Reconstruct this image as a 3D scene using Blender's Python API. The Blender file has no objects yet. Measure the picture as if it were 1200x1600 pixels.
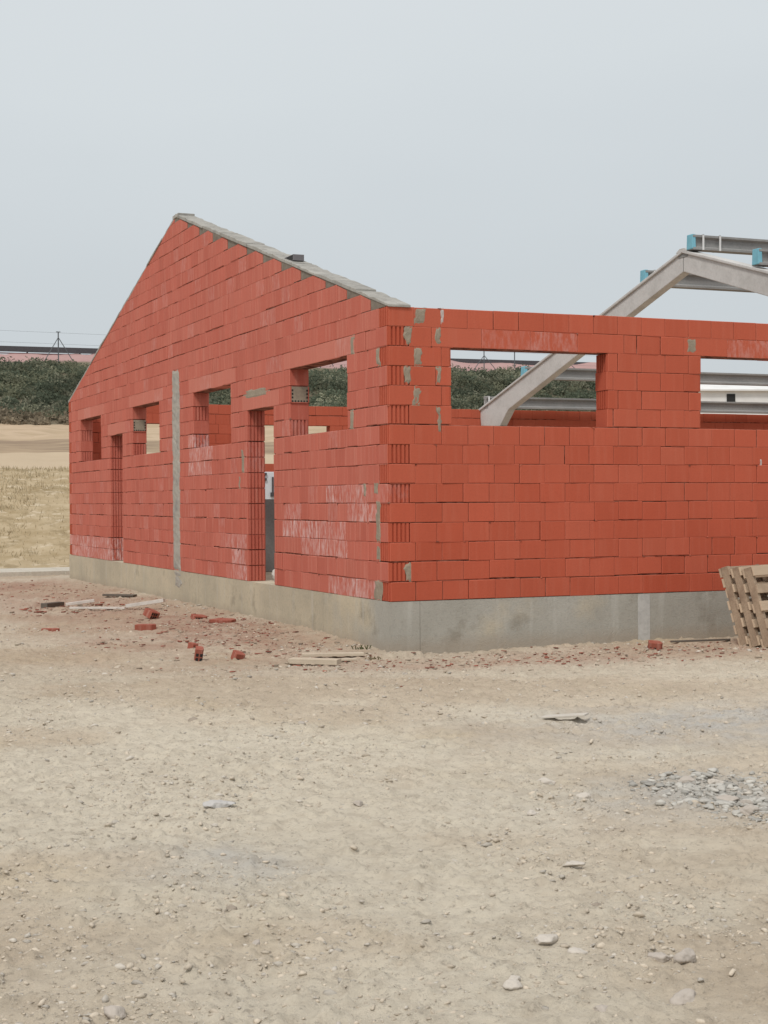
import bpy, math, random
import numpy as np
from mathutils import Vector, Matrix
random.seed(7); RNG = np.random.default_rng(7)
SC = bpy.context.scene
COL = SC.collection
R = math.radians

# ------------------------------------------------------------------ camera
CX, CY, CZ = -6.1282, -14.5361, 1.53
YAW = R(22.694); PITCH = -0.00741; ROLL = -0.0064
fwd = Vector((math.sin(YAW)*math.cos(PITCH), math.cos(YAW)*math.cos(PITCH), math.sin(PITCH)))
rt = Vector((math.cos(YAW), -math.sin(YAW), 0)); up = rt.cross(fwd)
rt2 = rt*math.cos(ROLL)+up*math.sin(ROLL); up2 = up*math.cos(ROLL)-rt*math.sin(ROLL)
cd = bpy.data.cameras.new('camera'); cam = bpy.data.objects.new('camera', cd); COL.objects.link(cam)
m = Matrix((rt2, up2, -fwd)).transposed().to_4x4(); m.translation = Vector((CX, CY, CZ)); cam.matrix_world = m
cd.sensor_fit = 'VERTICAL'; cd.sensor_height = 24.0; cd.lens = 24.0*2432.56/1600.0
cd.clip_start = 0.1; cd.clip_end = 5000
SC.camera = cam

# ------------------------------------------------------------------ sky and sun (overcast)
SUN_EL, SUN_AZ = R(52), R(228)      # azimuth clockwise from +y: light arrives from behind-left of the camera
w = bpy.data.worlds.new('World'); SC.world = w; w.use_nodes = True
nt = w.node_tree; nt.nodes.clear()
def N(t, **k):
    n = nt.nodes.new(t)
    for a, b in k.items(): setattr(n, a, b)
    return n
out = N('ShaderNodeOutputWorld'); bg = N('ShaderNodeBackground'); sky = N('ShaderNodeTexSky')
sky.sky_type = 'NISHITA'; sky.sun_disc = False; sky.sun_elevation = SUN_EL; sky.sun_rotation = SUN_AZ; sky.dust_density = 4
tc = N('ShaderNodeTexCoord'); sp = N('ShaderNodeSeparateXYZ'); ramp = N('ShaderNodeValToRGB')
nz = N('ShaderNodeTexNoise'); nz.inputs['Scale'].default_value = 2.2; nz.inputs['Detail'].default_value = 3
mp = N('ShaderNodeMapping'); mp.inputs['Scale'].default_value = (1, 1, 3)
ad = N('ShaderNodeMath', operation='MULTIPLY_ADD'); ad.inputs[1].default_value = 0.16; 
mx = N('ShaderNodeMix', data_type='RGBA'); mx.inputs[0].default_value = 0.93
nt.links.new(tc.outputs['Generated'], sp.inputs[0]); nt.links.new(tc.outputs['Generated'], mp.inputs[0])
nt.links.new(mp.outputs[0], nz.inputs['Vector']); nt.links.new(nz.outputs[0], ad.inputs[0]); nt.links.new(sp.outputs[2], ad.inputs[2])
nt.links.new(ad.outputs[0], ramp.inputs[0])
e = ramp.color_ramp.elements
e[0].position = 0.10; e[0].color = (.465, .50, .525, 1)
e[1].position = 0.48; e[1].color = (.58, .61, .625, 1)
q = ramp.color_ramp.elements.new(0.22); q.color = (.49, .525, .545, 1)
q = ramp.color_ramp.elements.new(0.34); q.color = (.545, .58, .595, 1)
q = ramp.color_ramp.elements.new(0.9); q.color = (.66, .66, .66, 1)
sc_ = N('ShaderNodeVectorMath', operation='SCALE'); sc_.inputs['Scale'].default_value = 10.0
nt.links.new(ramp.outputs[0], sc_.inputs[0]); nt.links.new(sky.outputs[0], mx.inputs[6]); nt.links.new(sc_.outputs[0], mx.inputs[7])
nt.links.new(mx.outputs[2], bg.inputs[0]); bg.inputs[1].default_value = 0.1
nt.links.new(bg.outputs[0], out.inputs[0])
ld = bpy.data.lights.new('sun', 'SUN'); ld.energy = 1.5; ld.angle = R(12); ld.color = (1, .96, .9)
lo = bpy.data.objects.new('sun', ld); COL.objects.link(lo)
sdir = Vector((math.sin(SUN_AZ)*math.cos(SUN_EL), math.cos(SUN_AZ)*math.cos(SUN_EL), math.sin(SUN_EL)))
lo.rotation_euler = sdir.to_track_quat('Z', 'Y').to_euler(); lo.location = (0, 0, 40)
SC.view_settings.view_transform = 'Standard'; SC.view_settings.look = 'None'
SC.view_settings.exposure = 0.35; SC.view_settings.gamma = 1.0; SC.view_settings.use_curve_mapping = False

# ------------------------------------------------------------------ helpers
def c2w(X, Y): # metres right of / ahead of the camera's ground point -> world x, y
    return CX + X*math.cos(YAW) + Y*math.sin(YAW), CY - X*math.sin(YAW) + Y*math.cos(YAW)
def tag(o, label=None, cat=None, group=None, kind=None):
    for k, v in (('label', label), ('category', cat), ('group', group), ('kind', kind)):
        if v: o[k] = v
    return o
class MB:
    def __init__(s): s.v = []; s.f = []; s.c = []
    def add(s, vs, fs, col=None):
        n = len(s.v); s.v.extend([tuple(p) for p in vs]); s.f.extend([tuple(i+n for i in f) for f in fs])
        s.c.extend(col if isinstance(col, list) else [col or (0.5, 0, 0, 1)]*len(fs))
    BF = [(0,3,2,1),(4,5,6,7),(0,1,5,4),(1,2,6,5),(2,3,7,6),(3,0,4,7)]
    def box(s, a, b, col=None, M=None):
        (x0,y0,z0),(x1,y1,z1) = a, b
        vs = [Vector(p) for p in ((x0,y0,z0),(x1,y0,z0),(x1,y1,z0),(x0,y1,z0),(x0,y0,z1),(x1,y0,z1),(x1,y1,z1),(x0,y1,z1))]
        if M is not None: vs = [M @ p for p in vs]
        s.add(vs, MB.BF, col)
    def prism(s, poly, ax, d0, d1, col=None):   # poly in the two other axes
        def P(p, d):
            return (d, p[0], p[1]) if ax == 0 else ((p[0], d, p[1]) if ax == 1 else (p[0], p[1], d))
        n = len(poly); vs = [P(p, d0) for p in poly]+[P(p, d1) for p in poly]
        s.add(vs, [tuple(range(n))[::-1], tuple(range(n, 2*n))]+[(i, (i+1) % n, n+(i+1) % n, n+i) for i in range(n)], col)
    def tube(s, a, b, r, n=8, r2=None, col=None):
        a = Vector(a); b = Vector(b); d = (b-a).normalized(); r2 = r if r2 is None else r2
        u = d.orthogonal().normalized(); v = d.cross(u)
        vs = [a+(u*math.cos(t)+v*math.sin(t))*r for t in [2*math.pi*i/n for i in range(n)]]
        vs += [b+(u*math.cos(t)+v*math.sin(t))*r2 for t in [2*math.pi*i/n for i in range(n)]]
        s.add(vs, [tuple(range(n))[::-1], tuple(range(n, 2*n))]+[(i, (i+1) % n, n+(i+1) % n, n+i) for i in range(n)], col)
    def build(s, name, mat, parent=None, bevel=0, fix=True, loc=None):
        me = bpy.data.meshes.new(name); me.from_pydata(s.v, [], s.f); me.materials.append(mat)
        a = me.attributes.new('tint', 'FLOAT_COLOR', 'FACE'); a.data.foreach_set('color', np.array(s.c, float).ravel())
        if fix:
            import bmesh
            bm = bmesh.new(); bm.from_mesh(me); bmesh.ops.recalc_face_normals(bm, faces=bm.faces); bm.to_mesh(me); bm.free()
        o = bpy.data.objects.new(name, me); COL.objects.link(o)
        if parent is not None:
            o.parent = parent
            if loc is None: o.matrix_parent_inverse = Matrix.Translation(-Vector(parent.location)) if parent.rotation_euler.z == 0 else Matrix.Identity(4)
        if loc is not None: o.location = loc
        if bevel:
            b = o.modifiers.new('bevel', 'BEVEL'); b.width = bevel; b.segments = 2; b.limit_method = 'ANGLE'
        return o
def empty(name, loc, rz=0):
    o = bpy.data.objects.new(name, None); COL.objects.link(o); o.location = loc; o.rotation_euler = (0, 0, rz); o.empty_display_size = .2
    return o
def npmesh(name, V, F, mat, cols=None, parent=None, smooth=False):
    V = np.asarray(V, np.float32); F = np.asarray(F, np.int32); k = F.shape[1]
    me = bpy.data.meshes.new(name); me.vertices.add(len(V)); me.vertices.foreach_set('co', V.ravel())
    me.loops.add(F.size); me.loops.foreach_set('vertex_index', F.ravel())
    me.polygons.add(len(F)); me.polygons.foreach_set('loop_start', np.arange(0, F.size, k, dtype=np.int32))
    me.update(calc_edges=True); me.validate()
    if smooth: me.polygons.foreach_set('use_smooth', np.ones(len(F), bool))
    if cols is not None:
        a = me.attributes.new('tint', 'FLOAT_COLOR', 'POINT'); a.data.foreach_set('color', np.asarray(cols, np.float32).ravel())
    me.materials.append(mat); o = bpy.data.objects.new(name, me); COL.objects.link(o)
    if parent is not None: o.parent = parent
    return o

# ------------------------------------------------------------------ numpy noise
def vnoise(x, y, seed=0):
    xi = np.floor(x).astype(np.int64); yi = np.floor(y).astype(np.int64); xf = x-xi; yf = y-yi
    def h(a, b):
        n = (a*374761393+b*668265263+seed*974711) & 0x7fffffff
        n = ((n ^ (n >> 13))*1274126177) & 0x7fffffff
        return ((n ^ (n >> 16)) & 0xffff)/65535.0
    u = xf*xf*(3-2*xf); v = yf*yf*(3-2*yf)
    return (h(xi, yi)*(1-u)+h(xi+1, yi)*u)*(1-v)+(h(xi, yi+1)*(1-u)+h(xi+1, yi+1)*u)*v
def fbm(x, y, seed=0, o=4):
    r = 0; a = .5; t = 0
    for i in range(o):
        r = r+a*vnoise(x*2**i+17.3*i, y*2**i-9.1*i, seed+i); t += a; a *= .5
    return r/t
def sstep(a, b, x): t = np.clip((x-a)/(b-a), 0, 1); return t*t*(3-2*t)

# ------------------------------------------------------------------ materials
class Mat:
    def __init__(s, name, rough=.9, spec=.25):
        s.m = bpy.data.materials.new(name); s.m.use_nodes = True; s.t = s.m.node_tree
        s.b = s.t.nodes['Principled BSDF']; s.b.inputs['Roughness'].default_value = rough
        s.b.inputs['Specular IOR Level'].default_value = spec
        s.co = s.n('ShaderNodeTexCoord').outputs['Object']
    def n(s, t, **k):
        n = s.t.nodes.new(t)
        for a, b in k.items(): setattr(n, a, b)
        return n
    def L(s, a, b): s.t.links.new(a, b)
    def noise(s, scale, detail=4, rough=.55, stretch=None, vec=None, dist=0):
        v = vec or s.co
        if stretch:
            mp = s.n('ShaderNodeMapping'); mp.inputs['Scale'].default_value = stretch; s.L(v, mp.inputs[0]); v = mp.outputs[0]
        n = s.n('ShaderNodeTexNoise'); n.inputs['Scale'].default_value = scale; n.inputs['Detail'].default_value = detail
        n.inputs['Roughness'].default_value = rough; n.inputs['Distortion'].default_value = dist; s.L(v, n.inputs['Vector']); return n.outputs[0]
    def voro(s, scale, stretch=None, out='Distance'):
        v = s.co
        if stretch:
            mp = s.n('ShaderNodeMapping'); mp.inputs['Scale'].default_value = stretch; s.L(v, mp.inputs[0]); v = mp.outputs[0]
        n = s.n('ShaderNodeTexVoronoi'); n.inputs['Scale'].default_value = scale; s.L(v, n.inputs['Vector']); return n.outputs[out]
    def ramp(s, f, stops):
        n = s.n('ShaderNodeValToRGB'); e = n.color_ramp.elements
        while len(e) < len(stops): e.new(.5)
        for i, (p, c) in enumerate(stops):
            e[i].position = p; e[i].color = (c if isinstance(c, tuple) else (c, c, c))+(1,)
        s.L(f, n.inputs[0]); return n.outputs[0]
    def mix(s, f, a, b, mode='MIX'):
        n = s.n('ShaderNodeMix', data_type='RGBA', blend_type=mode)
        for i, x in ((0, f), (6, a), (7, b)):
            if isinstance(x, (int, float)): n.inputs[i].default_value = x
            elif isinstance(x, tuple): n.inputs[i].default_value = x+(1,)
            else: s.L(x, n.inputs[i])
        return n.outputs[2]
    def math(s, op, a, b=None, clamp=False):
        n = s.n('ShaderNodeMath', operation=op); n.use_clamp = clamp
        for i, x in enumerate((a, b)):
            if x is None: continue
            if isinstance(x, (int, float)): n.inputs[i].default_value = x
            else: s.L(x, n.inputs[i])
        return n.outputs[0]
    def attr(s, name='tint'):
        a = s.n('ShaderNodeAttribute'); a.attribute_name = name
        p = s.n('ShaderNodeSeparateColor'); s.L(a.outputs['Color'], p.inputs[0]); return p.outputs
    def bump(s, h, dist=.01, strength=1, prev=None):
        n = s.n('ShaderNodeBump'); n.inputs['Distance'].default_value = dist; n.inputs['Strength'].default_value = strength
        s.L(h, n.inputs['Height'])
        if prev: s.L(prev, n.inputs['Normal'])
        s.L(n.outputs[0], s.b.inputs['Normal']); return n.outputs[0]
    def color(s, c):
        if isinstance(c, tuple): s.b.inputs['Base Color'].default_value = c+(1,)
        else: s.L(c, s.b.inputs['Base Color'])
        return s.m
def mat_brick(name, lo, hi, pale, strk=.2):
    M = Mat(name, .88, .2); a = M.attr()
    base = M.mix(a[0], lo, hi)
    n1 = M.noise(1.3, 5); base = M.mix(M.math('MULTIPLY', M.ramp(n1, [(.35, 0.), (.7, 1.)]), .28), base, tuple(c*.80 for c in lo))
    ofs = M.n('ShaderNodeVectorMath', operation='MULTIPLY_ADD'); at = M.n('ShaderNodeAttribute'); at.attribute_name = 'tint'
    M.L(at.outputs['Color'], ofs.inputs[0]); ofs.inputs[1].default_value = (37, 91, 0); M.L(M.co, ofs.inputs[2]); vv_ = ofs.outputs[0]
    fine = M.noise(16, 4, .65, (1, 1, .06), vv_); base = M.mix(M.math('MULTIPLY', M.ramp(fine, [(.5, 0.), (.68, 1.)]), strk), base, pale)
    fd = M.noise(24, 3, .6, (1, 1, .05), vv_); base = M.mix(M.math('MULTIPLY', M.ramp(fd, [(.55, 0.), (.72, 1.)]), strk*.6), base, tuple(c*.75 for c in lo))
    sp_ = M.noise(60, 3); base = M.mix(M.math('MULTIPLY', M.ramp(sp_, [(.3, 1.), (.5, 0.)]), .18), base, tuple(c*.6 for c in lo))
    base = M.mix(a[1], base, pale)
    st = M.noise(22, 5, .7, (1, 1, .3)); st2 = M.noise(5, 2)
    msk = M.math('MULTIPLY', M.math('MULTIPLY', M.ramp(st, [(.43, 0.), (.60, 1.)]), M.ramp(st2, [(.25, .35), (.6, 1.)])), a[2])
    base = M.mix(M.math('MULTIPLY', msk, .85, True), base, (.66, .47, .45))
    M.bump(M.math('ADD', M.noise(35, 4, .6, (1, 1, .2)), M.noise(130, 2)), .0025, .7)
    return M.color(base)
mBrick = mat_brick('fired_clay', (.405, .076, .038), (.505, .103, .056), (.53, .17, .11))
mBrickG = mat_brick('fired_clay_gable_lit', (.435, .106, .072), (.53, .140, .098), (.57, .225, .17), .5)  # same clay, paler and pinker: light on the gable side put into the colour
M = Mat('clay_mortar', .95, .1); mJoint = M.color(M.mix(M.ramp(M.noise(9, 4), [(.4, 0.), (.6, 1.)]), (.09, .028, .020), (.34, .15, .11)))
def mat_conc(name, a, b, scale=1.2, stain=None, bstr=.6):
    M = Mat(name, .92, .2)
    c = M.mix(M.ramp(M.noise(scale, 6, .6), [(.3, 0.), (.7, 1.)]), a, b)
    c = M.mix(M.math('MULTIPLY', M.ramp(M.noise(25, 5, .7), [(.35, 1.), (.55, 0.)]), .3), c, tuple(x*.65 for x in a))
    if stain: c = M.mix(M.math('MULTIPLY', M.ramp(M.noise(stain[1], 5, .6, stain[3] if len(stain) > 3 else None), [(.5, 0.), (.68, 1.)]), stain[2]), c, stain[0])
    M.bump(M.math('ADD', M.noise(8, 5, .7), M.noise(90, 3)), .004, bstr); return M, c
# plinth: ochre weathering towards the far gable, greyer near the corner
M = Mat('cast_concrete', .9, .25)
sx = M.n('ShaderNodeSeparateXYZ'); M.L(M.co, sx.inputs[0])
g = M.mix(M.ramp(M.noise(1.6, 6, .6), [(.3, 0.), (.7, 1.)]), (.325, .308, .268), (.41, .393, .35))
och = M.mix(M.ramp(M.noise(1.1, 5, .6), [(.35, 0.), (.65, 1.)]), (.40, .35, .265), (.53, .455, .335))
fy = M.math('ADD', M.math('MULTIPLY', sx.outputs[1], .55), M.math('MULTIPLY', M.noise(1.4, 4), 2.2))
c = M.mix(M.ramp(M.math('SUBTRACT', fy, .9), [(.35, 0.), (1., 1.)]), g, och)
c = M.mix(M.math('MULTIPLY', M.ramp(M.noise(2.2, 5, .65), [(.56, 0.), (.70, 1.)]), .55), c, (.20, .175, .135))
c = M.mix(M.math('MULTIPLY', M.ramp(M.noise(30, 5, .7), [(.3, 1.), (.5, 0.)]), .35), c, (.22, .21, .19))
vs_ = M.noise(7, 3, .6, (1, 1, .08)); c = M.mix(M.math('MULTIPLY', M.ramp(vs_, [(.56, 0.), (.72, 1.)]), .35), c, (.52, .51, .47))
foot = M.math('MULTIPLY', M.ramp(M.math('ADD', sx.outputs[2], M.math('MULTIPLY', M.noise(6, 4), .12)), [(.08, 1.), (.22, 0.)]), .6)
c = M.mix(foot, c, (.33, .27, .21))
M.bump(M.math('ADD', M.noise(6, 6, .7), M.noise(80, 3)), .006, .7); mPlinth = M.color(c)
M, c = mat_conc('mortar_grey', (.25, .205, .155), (.36, .305, .235), 6, None, 1.); mMortar = M.color(c)
M, c = mat_conc('step_mortar', (.16, .135, .11), (.25, .215, .175), 6, None, 1.); mStep = M.color(c)
M, c = mat_conc('coping_mortar', (.29, .28, .255), (.44, .425, .39), 3, ((.16, .15, .14), 5, .5), 1.); mCoping = M.color(c)
M, c = mat_conc('pillar_concrete', (.34, .31, .27), (.44, .41, .36), 3, ((.2, .2, .21), 4, .6), 1.); mPillar = M.color(c)
M, c = mat_conc('precast_light', (.50, .49, .475), (.58, .57, .555), .8, ((.33, .32, .30), 2.5, .35), .3); mPrecast = M.color(c)
M, c = mat_conc('precast_purlin', (.25, .25, .245), (.34, .335, .325), 1.5, ((.16, .165, .17), 2, .4, (.2, 1, 1)), .3); mPurlin = M.color(c)
M, c = mat_conc('pale_pad', (.50, .47, .40), (.6, .57, .5), 3); mPad = M.color(c)
M, c = mat_conc('render_grey', (.20, .20, .195), (.27, .27, .26), 1); mRender = M.color(c)
def flat(name, col, rough=.6, spec=.4, vary=.15, sc=8):
    M = Mat(name, rough, spec); return M.color(M.mix(M.ramp(M.noise(sc, 4), [(.3, 0.), (.7, 1.)]), col, tuple(x*(1-vary) for x in col)))
mFoam = flat('blue_foam', (.20, .46, .56), .8, .2); mStrap = flat('white_plastic', (.75, .75, .74), .5)
mSteel = flat('dark_steel', (.075, .072, .078), .6, .4, .3); mPost = flat('galvanised_post', (.12, .13, .14), .6, .4)
mWhite = flat('white_render', (.74, .74, .73), .85, .2, .12, 1.5); mDark = flat('dark_opening', (.02, .02, .02), .8)
mCab = flat('white_enamel', (.68, .72, .76), .4, .5, .05); mRoof = flat('roof_grey', (.35, .34, .33), .8)
def mat_wood(name, a, b):
    M = Mat(name, .85, .2); t = M.attr()
    c = M.mix(M.ramp(M.noise(3, 5, .6, None, None, 1), [(.3, 0.), (.7, 1.)]), a, b)
    c = M.mix(M.math('MULTIPLY', M.ramp(M.noise(40, 4, .7, (.15, 1, 1)), [(.35, 1.), (.55, 0.)]), .4), c, tuple(x*.5 for x in a))
    c = M.mix(t[0], c, tuple(x*1.25 for x in b)); M.bump(M.noise(60, 4, .7, (.15, 1, 1)), .003, .7); return M.color(c)
mWood = mat_wood('weathered_pallet_wood', (.20, .135, .095), (.44, .34, .245))
mTimber = mat_wood('sawn_timber', (.37, .305, .23), (.49, .42, .33))
# stones and shards: colour from the per-point tint
def mat_tint(name, rough=.95, bs=.8, dark=.7):
    M = Mat(name, rough, .15); a = M.n('ShaderNodeAttribute'); a.attribute_name = 'tint'
    c = M.mix(M.math('MULTIPLY', M.ramp(M.noise(22, 4), [(.3, 1.), (.6, 0.)]), .35), a.outputs['Color'], M.mix(1., a.outputs['Color'], (dark, dark, dark), 'MULTIPLY'))
    if bs: M.bump(M.noise(45, 4, .7), .006, bs)
    return M.color(c)
mStone = mat_tint('stone'); mLeaf = mat_tint('leaf', .9, 0, .75)
_t = mLeaf.node_tree; _o = _t.nodes['Material Output']; _p = _t.nodes['Principled BSDF']; _tr = _t.nodes.new('ShaderNodeBsdfTranslucent'); _mx = _t.nodes.new('ShaderNodeMixShader'); _mx.inputs[0].default_value = .42
_t.links.new(_p.inputs['Base Color'].links[0].from_socket, _tr.inputs[0]); _t.links.new(_p.outputs[0], _mx.inputs[1]); _t.links.new(_tr.outputs[0], _mx.inputs[2]); _t.links.new(_mx.outputs[0], _o.inputs[0])
mShard = mat_tint('shard')

# ------------------------------------------------------------------ ground: one sheet to the horizon
def terrain(x, y):
    q_ = y+.1*x
    z = np.interp(q_, [-2000, 21.5, 23.5, 29, 33.6, 35.2, 46, 50, 62, 83, 90, 97, 105, 108.7, 109.5, 120, 3000],
                      [0, 0, .30, 1.55, 2.50, 2.66, 3.42, 3.72, 4.75, 6.42, 8.2, 10.2, 12.15, 13.17, 13.22, 13.1, 12.0])
    low = np.minimum(z, 5.0+.0*x)
    k = sstep(66, 74, x); z = z*(1-k)+low*k
    n = sstep(22, 26, q_)
    z = z + n*(fbm(x*.35, y*.35, 3, 4)-.5)*.5*np.where(q_ > 60, 1.5, .6)
    return z
def ground_h(x, y, fine=True):
    z = terrain(x, y)
    flatm = 1-sstep(20, 24, y+.1*x)
    z = z + flatm*((fbm(x*.45, y*.45, 11, 3)-.5)*.07)
    z = z + flatm*(fbm(x*2.2, y*2.2, 12, 3)-.5)*.03
    # heap of soil against the plinth, ramping down
    dg = np.where((y > -.2) & (y < 17.5), -x, 9); z = z + .05*np.exp(-np.clip(dg, 0, 9)/.5)*(x < .3)*(y < 17.5)*(y > -.3)*flatm
    z = z - .055*np.exp(-((x-.3)**2/6+(y+.3)**2/3))*flatm
    tr = (x*.30+y*.95)+.5*np.sin(x*.35)+.12*np.sin(x*1.1)
    for t0 in (-7.3, -8.9, -4.4, -5.9): z = z - .016*np.exp(-((tr-t0)/.15)**4)*(.5+.8*vnoise(x*.8, y*.8, 77))*flatm
    if fine:
        z = z + flatm*(fbm(x*11, y*11, 13, 4)-.5)*.026*(.4+1.2*vnoise(x*1.1, y*1.1, 19))
        z = z + flatm*np.clip(fbm(x*19, y*19, 23, 3)-.58, 0, 1)*.10
        p = vnoise(x*28, y*28, 14); z = z + flatm*np.clip(p-.55, 0, 1)*.026
        p = vnoise(x*55, y*55, 15); z = z + flatm*np.clip(p-.5, 0, 1)*.012
    return z
def fan():
    Y0 = -6.0
    rr = [1.0]; 
    while rr[-1] < 9.3: rr.append(rr[-1]+.35)
    while rr[-1] < 26: rr.append(rr[-1]+max(.016, .0016*(rr[-1]-6)*1.1))
    while rr[-1] < 3000: rr.append(rr[-1]*1.012+.0)
    r = np.array(rr)
    aa = np.concatenate([np.linspace(-85, -17, 40, endpoint=False), np.linspace(-17, 17, 420, endpoint=False), np.linspace(17, 85, 41)])*math.pi/180
    Rr, A = np.meshgrid(r, aa, indexing='ij')
    X = Rr*np.sin(A); Y = Y0+Rr*np.cos(A)
    wx = CX+X*math.cos(YAW)+Y*math.sin(YAW); wy = CY-X*math.sin(YAW)+Y*math.cos(YAW)
    z = ground_h(wx, wy)
    inside = (wx > .15) & (wx < 18.3) & (wy > .15) & (wy < 16.05); z = np.where(inside, 0.0, z)
    V = np.stack([wx, wy, z], -1).reshape(-1, 3)
    n, k = Rr.shape; i = np.arange(n-1)[:, None]*k+np.arange(k-1)[None, :]
    F = np.stack([i, i+1, i+k+1, i+k], -1).reshape(-1, 4)
    x, y = wx.ravel(), wy.ravel(); q_ = y+.1*x
    # red = brick dust (real dust on the soil), green = zone, blue = pale
    def blob(cx, cy, rx, ry): return np.exp(-(((x-cx)/rx)**2+((y-cy)/ry)**2))
    nse = fbm(x*1.3, y*1.3, 31, 4); nf = fbm(x*6, y*6, 33, 3)
    red = .75*blob(-1.3, 9, 1.6, 6)*1.2+.7*blob(-.9, 2.5, 1.0, 2.8)+.6*blob(.6, -1.0, 1.9, .6)+.55*blob(3.0, -1.5, 2.0, .5)+.3*blob(-1.8, 1, 1.6, 1.6)+.8*blob(-1.5, 14.5, 1.3, 2.2)+.7*blob(-2.4, 1.9, .35, .6)
    red = np.clip(red*(.35+1.5*(nse-.3)) + red*(nf-.5)*1.2, 0, 1)
    grey = np.clip(blob(.2, -5.6, 1.5, .9)*1.2+blob(-1.4, -7.8, .9, .6)+.8*blob(-4.2, -8.2, .35, .45), 0, 1)*np.clip(.4+1.6*(nf-.3), 0, 1)
    pale = np.clip(sstep(.45, .62, fbm((x*.92-y*.38)*.55+3, (x*.38+y*.92)*.62, 36, 5))+.6*blob(-4.6, -6.6, 1.3, .8), 0, 1)
    C = np.stack([red, grey, pale, np.ones_like(red)], -1)
    return V, F, C
M = Mat('site_ground', .97, .1); a = M.attr()
soil = M.mix(M.ramp(M.noise(.8, 6, .6), [(.35, 0.), (.65, 1.)]), (.485, .405, .31), (.57, .49, .385))
soil = M.mix(M.math('MULTIPLY', M.ramp(M.noise(.5, 4, .6, None, None, .6), [(.55, 0.), (.7, 1.)]), .45), soil, (.55, .455, .31))
soil = M.mix(M.math('MULTIPLY', a[2], .6), soil, (.625, .575, .475))
soil = M.mix(M.math('MULTIPLY', a[1], .8), soil, (.44, .43, .41))
soil = M.mix(M.math('MULTIPLY', a[0], .75), soil, (.37, .215, .16))
soil = M.mix(M.math('MULTIPLY', M.ramp(M.noise(7, 6, .7), [(.38, 1.), (.52, 0.)]), .32), soil, (.34, .28, .215))
soil = M.mix(M.math('MULTIPLY', M.ramp(M.noise(38, 5, .75), [(.36, 1.), (.45, 0.)]), .5), soil, (.24, .205, .17))
soil = M.mix(M.math('MULTIPLY', M.ramp(M.noise(52, 5, .75), [(.58, 0.), (.68, 1.)]), .45), soil, (.60, .56, .49))
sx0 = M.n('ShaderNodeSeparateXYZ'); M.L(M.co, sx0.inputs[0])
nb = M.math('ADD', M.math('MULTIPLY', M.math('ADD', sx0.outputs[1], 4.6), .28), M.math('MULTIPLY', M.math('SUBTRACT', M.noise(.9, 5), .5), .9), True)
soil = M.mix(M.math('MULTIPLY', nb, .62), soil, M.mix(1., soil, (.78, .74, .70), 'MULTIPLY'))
# zones further away, by distance behind the site
sx = M.n('ShaderNodeSeparateXYZ'); M.L(M.co, sx.inputs[0])
qd = M.math('ADD', sx.outputs[1], M.math('MULTIPLY', sx.outputs[0], .1))
qd = M.math('ADD', qd, M.math('MULTIPLY', M.math('SUBTRACT', M.noise(.5, 4), .5), 1.2))
straw = M.mix(M.ramp(M.noise(1.2, 6, .7, (1, 1, 2.5)), [(.35, 0.), (.65, 1.)]), (.33, .25, .145), (.46, .37, .245))
straw = M.mix(M.math('MULTIPLY', M.ramp(M.noise(1.6, 6, .75, (1, .6, 1.5)), [(.52, 0.), (.60, 1.)]), .5), straw, (.22, .165, .09))
straw = M.mix(M.math('MULTIPLY', M.ramp(M.noise(2.6, 5, .7, (.8, .8, 2)), [(.55, 0.), (.66, 1.)]), .7), straw, (.62, .53, .40))
def zone(c, lo_, hi_, new):
    f1 = M.math('MULTIPLY', M.math('SUBTRACT', qd, lo_), 1.2, True); return M.mix(f1, c, new)
c = zone(soil, 21.0, 0, straw)
c = zone(c, 34.6, 0, M.mix(M.noise(.5, 4), (.46, .36, .25), (.52, .42, .30)))
c = zone(c, 46.0, 0, M.mix(M.ramp(M.noise(.35, 5, .6, (1, 3, 1)), [(.4, 0.), (.6, 1.)]), (.27, .20, .14), (.37, .28, .19)))
c = zone(c, 58.0, 0, M.mix(M.ramp(M.noise(.25, 5, .6, (1, 3, 1)), [(.4, 0.), (.6, 1.)]), (.42, .32, .215), (.50, .385, .27)))
c = zone(c, 82.0, 0, M.mix(M.noise(.6, 5), (.15, .13, .09), (.2, .17, .12)))
c = zone(c, 104.6, 0, M.mix(M.noise(.5, 5), (.37, .225, .215), (.45, .30, .28)))
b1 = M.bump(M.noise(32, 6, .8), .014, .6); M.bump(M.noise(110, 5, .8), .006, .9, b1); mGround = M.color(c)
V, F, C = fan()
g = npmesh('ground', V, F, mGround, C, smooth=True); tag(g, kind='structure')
M, c = mat_conc('path_concrete', (.47, .43, .36), (.56, .52, .45), 2); mPath = M.color(c)
mb = MB(); 
for i in range(14):
    xx = -9+i*.72; mb.box((xx, 18.5+.02*math.sin(i)-(xx)*.12, -.05), (xx+.73, 20.4-xx*.12, .075+.01*random.random()))
tag(mb.build('path', mPath), kind='structure')

# ------------------------------------------------------------------ the block building
W, L, T, H0, CH = 16.217, 18.5, .24, .5, .2
bld = empty('unfinished_building', (0, 0, 0))
tag(bld, 'roofless red clay block building with stepped gable and square window openings on a concrete base', 'building')
def col_for(pale=0, eff=0): return (min(1, max(0, random.gauss(.5, .17))), pale+max(0, random.gauss(0, .06)), eff, 1)
OPEN_G = [(1.136, 3.0, 2.3, 3.1), (5.393, 7.219, 2.3, 3.1), (9.154, 10.918, 2.3, 3.1), (13.307, 15.104, 2.3, 3.1), (3.63, 4.66, .5, 2.7), (11.66, 12.56, .5, 2.7)]
OPEN_L = [(.714+3.046*i, 2.556+3.046*i, 2.3, 3.1) for i in range(6)]
OPEN_F = [(.714, 2.556, 2.3, 3.1), (3.76, 5.42, 2.3, 3.1)]+[(6.9+3.046*i, 8.7+3.046*i, 2.3, 3.1) for i in range(4)]
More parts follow.
